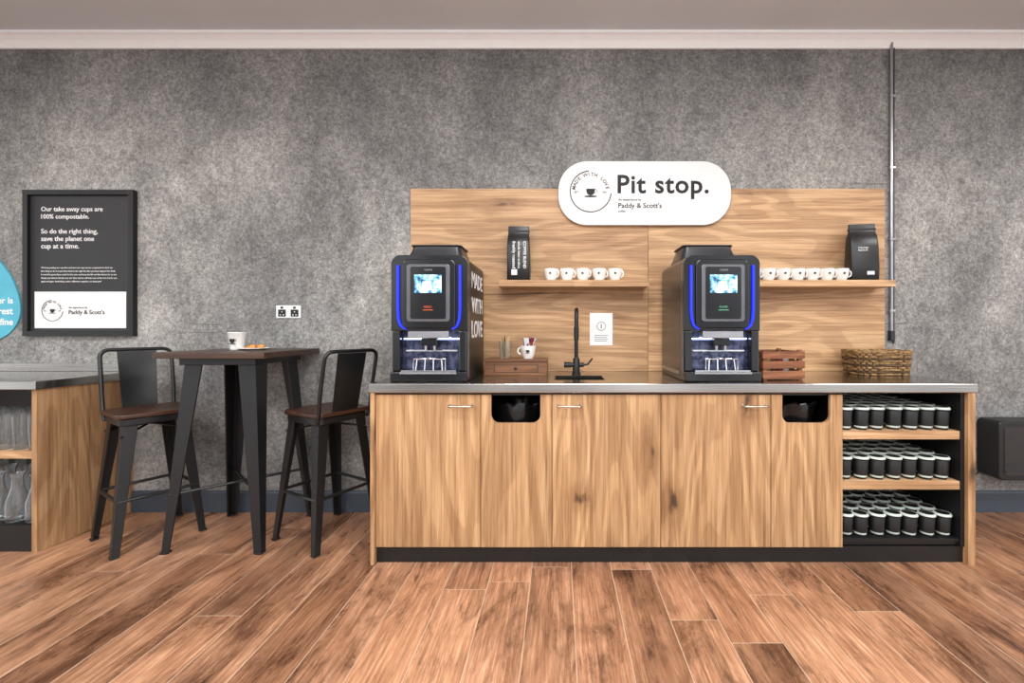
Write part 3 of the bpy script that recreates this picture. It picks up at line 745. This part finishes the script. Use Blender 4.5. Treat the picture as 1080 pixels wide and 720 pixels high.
def stool(cx,cy,rz):
    e=G('bar_stool',(cx,cy,0),rz); LOCAL[0]=True
    SH=0.775; tb=0.152; bb=0.215
    for i,(sx,sy) in enumerate(((-1,-1),(1,-1),(1,1),(-1,1))):
        bm=bmesh.new(); lleg(bm,(sx*bb,sy*bb,0.001),(sx*tb,sy*tb,SH-0.035),0.036,0.066,0.009,sx,sy)
        mk('leg_%d'%(i+1),bm,BLACKM,e,bev=0.0025)
        box('foot_%d'%(i+1),sx*bb-0.018-sx*0.014,sx*bb+0.018-sx*0.014,sy*bb-0.018-sy*0.014,sy*bb+0.018-sy*0.014,0.0,0.012,BLACK,e,0.003)
    for z,(ax) in ((0.30,'x'),(0.30,'y')):
        q=bb-(bb-tb)*z/(SH-0.035)-0.008
        for s_ in (-1,1):
            pts=[(-q,s_*q,z),(q,s_*q,z)] if ax=='x' else [(s_*q,-q,z),(s_*q,q,z)]
            tube('footrest',pts,0.010,BLACKM,e,8)
    q=tb+0.01
    tube('brace',[(-q,-q,0.66),(0,0,0.70),(q,q,0.66)],0.007,BLACKM,e,6); tube('brace',[(-q,q,0.66),(0,0,0.70),(q,-q,0.66)],0.007,BLACKM,e,6)
    prism('seat_pan',rr(-0.168,0.168,-0.168,0.168,0.045),'xy',SH-0.055,SH-0.012,BLACKM,e,bev=0.006,seg=3)
    prism('seat',rr(-0.182,0.182,-0.182,0.182,0.05),'xy',SH-0.0115,SH+0.014,SEATWOOD,e,bev=0.006,seg=3)
    zt=1.15; w=0.170; yb=0.168; yt=0.245
    def yy(z): return yb+(yt-yb)*(z-SH)/(zt-SH)
    pts=[(-w+0.005,yb-0.012,SH-0.05),(-w+0.002,yb+0.010,SH)]+[(-w,yy(z),z) for z in (0.9,1.0,1.08)]
    r=0.045
    pts+=[(-w+r-r*math.cos(a),yy(zt-r+r*math.sin(a)),zt-r+r*math.sin(a)) for a in [math.radians(15*i) for i in range(0,7)]]
    full=pts+[(-x,y,z) for x,y,z in pts[::-1]]
    tube('back_frame',full,0.0115,BLACKM,e,12)
    bm=bmesh.new(); rows=[]
    for i in range(9):
        z=SH-0.04+(zt-0.012-SH+0.04)*i/8; hw=0.082+0.012*(i/8)
        row=[]
        for j in range(9):
            u=-1+2*j/8; row.append((u*hw,yy(z)+0.010*(1-u*u)*math.sin(math.pi*i/8)-(0.0 if i else 0.01),z))
        rows.append(row)
    Fv=[[bm.verts.new(p) for p in r_] for r_ in rows]; Bv=[[bm.verts.new((p[0],p[1]+0.004,p[2])) for p in r_] for r_ in rows]
    for i in range(8):
        for j in range(8):
            bm.faces.new([Fv[i][j],Fv[i][j+1],Fv[i+1][j+1],Fv[i+1][j]]); bm.faces.new([Bv[i][j],Bv[i+1][j],Bv[i+1][j+1],Bv[i][j+1]])
        for j in (0,8): bm.faces.new([Fv[i][j],Bv[i][j],Bv[i+1][j],Fv[i+1][j]])
    for j in range(8):
        for i in (0,8): bm.faces.new([Fv[i][j],Fv[i][j+1],Bv[i][j+1],Bv[i][j]])
    mk('back_splat',bm,BLACKM,e,smooth=True)
    LOCAL[0]=False; return e
stool(-2.55,-0.345,math.radians(58))
stool(-1.453,-0.325,math.radians(-119))

# ------------------------------------------------------------ high table
tb=G('high_table',(-1.98,-0.315,0)); LOCAL[0]=True
TH=1.148
prism('table_top',rr(-0.315,0.315,-0.285,0.285,0.012),'xy',TH-0.035,TH,DARKWOOD,tb,bev=0.003)
prism('apron',rr(-0.225,0.225,-0.225,0.225,0.02),'xy',TH-0.075,TH-0.0355,BLACKM,tb,bev=0.003)
for i,(sx,sy) in enumerate(((-1,-1),(1,-1),(1,1),(-1,1))):
    bm=bmesh.new(); lleg(bm,(sx*0.285,sy*0.262,0.001),(sx*0.205,sy*0.195,TH-0.036),0.042,0.105,0.010,sx,sy)
    mk('leg_%d'%(i+1),bm,BLACKM,tb,bev=0.003)
    box('foot_%d'%(i+1),sx*0.27-0.02,sx*0.27+0.02,sy*0.247-0.02,sy*0.247+0.02,0,0.012,BLACK,tb,0.003)
q=0.255
tube('cross_brace',[(-q,-q+0.015,0.33),(q,q-0.015,0.33)],0.009,BLACKM,tb,8); tube('cross_brace',[(-q,q-0.015,0.33),(q,-q+0.015,0.33)],0.009,BLACKM,tb,8)
LOCAL[0]=False
TT=TH+0.0005
g=G('paper_cup',(-2.085,-0.24,TT))
lathe('cup_body',[(0,0.002),(0.036,0.002),(0.037,0),(0.050,0.105),(0.053,0.108),(0.051,0.112),(0.048,0.108),(0.036,0.006),(0,0.006)],(-2.085,-0.24,TT),WHITE,g)
cup_icon(-2.083,-0.286,TT+0.058,0.034,INK,g)
g=G('pastry_plate',(-1.965,-0.26,TT))
lathe('plate',[(0,0.003),(0.05,0.003),(0.05,0),(0.06,0),(0.088,0.010),(0.086,0.013),(0.06,0.006),(0,0.006)],(-1.965,-0.26,TT),WHITE,g)
for k_,(ox,oy) in enumerate(((-0.02,0.0),(0.03,0.01))):
    pts=[];rad=[]
    for i in range(13):
        a=math.radians(20+i*11.5); pts.append((-1.965+ox+0.035*math.cos(a),-0.275+oy+0.03*math.sin(a),TT+0.017+0.003*math.sin(i*0.5))); rad.append(0.004+0.0125*math.sin(math.pi*i/12)*(1+0.12*math.sin(i*2.4)))
    tube('croissant',pts,rad,PASTRY,g,10)

# ------------------------------------------------------------ wall heater on the right
h=G('wall_heater',(3.20,-0.09,0.48))
prism('housing',rr(2.93,3.50,0.27,0.665,0.035),'xz',-0.155,-0.0005,BLACKM,h,bev=0.008,seg=3)
prism('front_inset',rr(2.965,3.465,0.305,0.63,0.02),'xz',-0.158,-0.154,GLOSS,h,bev=0.001)
box('side_vent',2.975,3.455,-0.161,-0.158,0.325,0.335,DGREY,h)
tube('power_lead',[(2.94,-0.03,0.31),(2.90,-0.03,0.27),(2.84,-0.028,0.30),(2.80,-0.024,0.285),(2.74,-0.022,0.30)],0.004,BLACK,h,6)

# ------------------------------------------------------------ lights
def area(name,loc,size,power,rot=(0,0,0),col=(1,1,1)):
    L=bpy.data.lights.new(name,'AREA'); L.shape='RECTANGLE'; L.size,L.size_y=size; L.energy=power; L.color=col
    o=bpy.data.objects.new(name,L); o.location=loc; o.rotation_euler=rot; COL.objects.link(o)
for i,x in enumerate((-3.4,0.2,3.8)):
    area('ceiling_light',(x,-2.2,3.30),(1.5,0.5),60,col=(1.0,0.98,0.95))
for i,x in enumerate((-2.5,0.2,2.9)):
    area('ceiling_light',(x,-4.4,3.30),(1.5,0.6),64,col=(1.0,0.98,0.95))
area('ceiling_fill',(0.2,-3.2,2.5),(6.0,0.3),120,rot=(math.pi,0,0),col=(0.93,0.97,1.0))  # added fill aimed up to brighten ceiling and cornice, not an actual fitting
# surroundings of the open side of the room: darker below the horizon, uneven brightness around
w=bpy.data.worlds.new('world'); S.world=w; w.use_nodes=True
wt=w.node_tree; bg=wt.nodes['Background']
tc=N(wt,'ShaderNodeTexCoord'); mp=N(wt,'ShaderNodeMapping'); mp.inputs['Scale'].default_value=(2.2,2.2,0.7)
wt.links.new(tc.outputs['Generated'],mp.inputs['Vector'])
f=noise(wt,mp.outputs[0],2.0,3,0.5)
col=ramp(wt,f,[(0.38,(0.45,0.46,0.48)),(0.5,(1.0,1.02,1.05)),(0.62,(1.9,1.94,1.98))])
sx=N(wt,'ShaderNodeSeparateXYZ'); wt.links.new(tc.outputs['Generated'],sx.inputs[0])
mr=N(wt,'ShaderNodeMapRange'); setin(mr,From_Min=-0.25,From_Max=0.15,To_Min=0.35,To_Max=1.15); wt.links.new(sx.outputs['Z'],mr.inputs['Value'])
vm=N(wt,'ShaderNodeVectorMath',operation='SCALE'); wt.links.new(col,vm.inputs[0]); wt.links.new(mr.outputs[0],vm.inputs['Scale'])
wt.links.new(vm.outputs[0],bg.inputs[0]); bg.inputs[1].default_value=1.25

# ------------------------------------------------------------ camera
cam=bpy.data.cameras.new('camera'); co=bpy.data.objects.new('camera',cam); COL.objects.link(co)
cam.sensor_width=36; cam.lens=15.0; cam.shift_x=-50/1080; cam.shift_y=-13/1080; cam.clip_start=0.05
co.location=(0,-3.0,1.28); co.rotation_euler=(math.pi/2,0,0)
S.camera=co
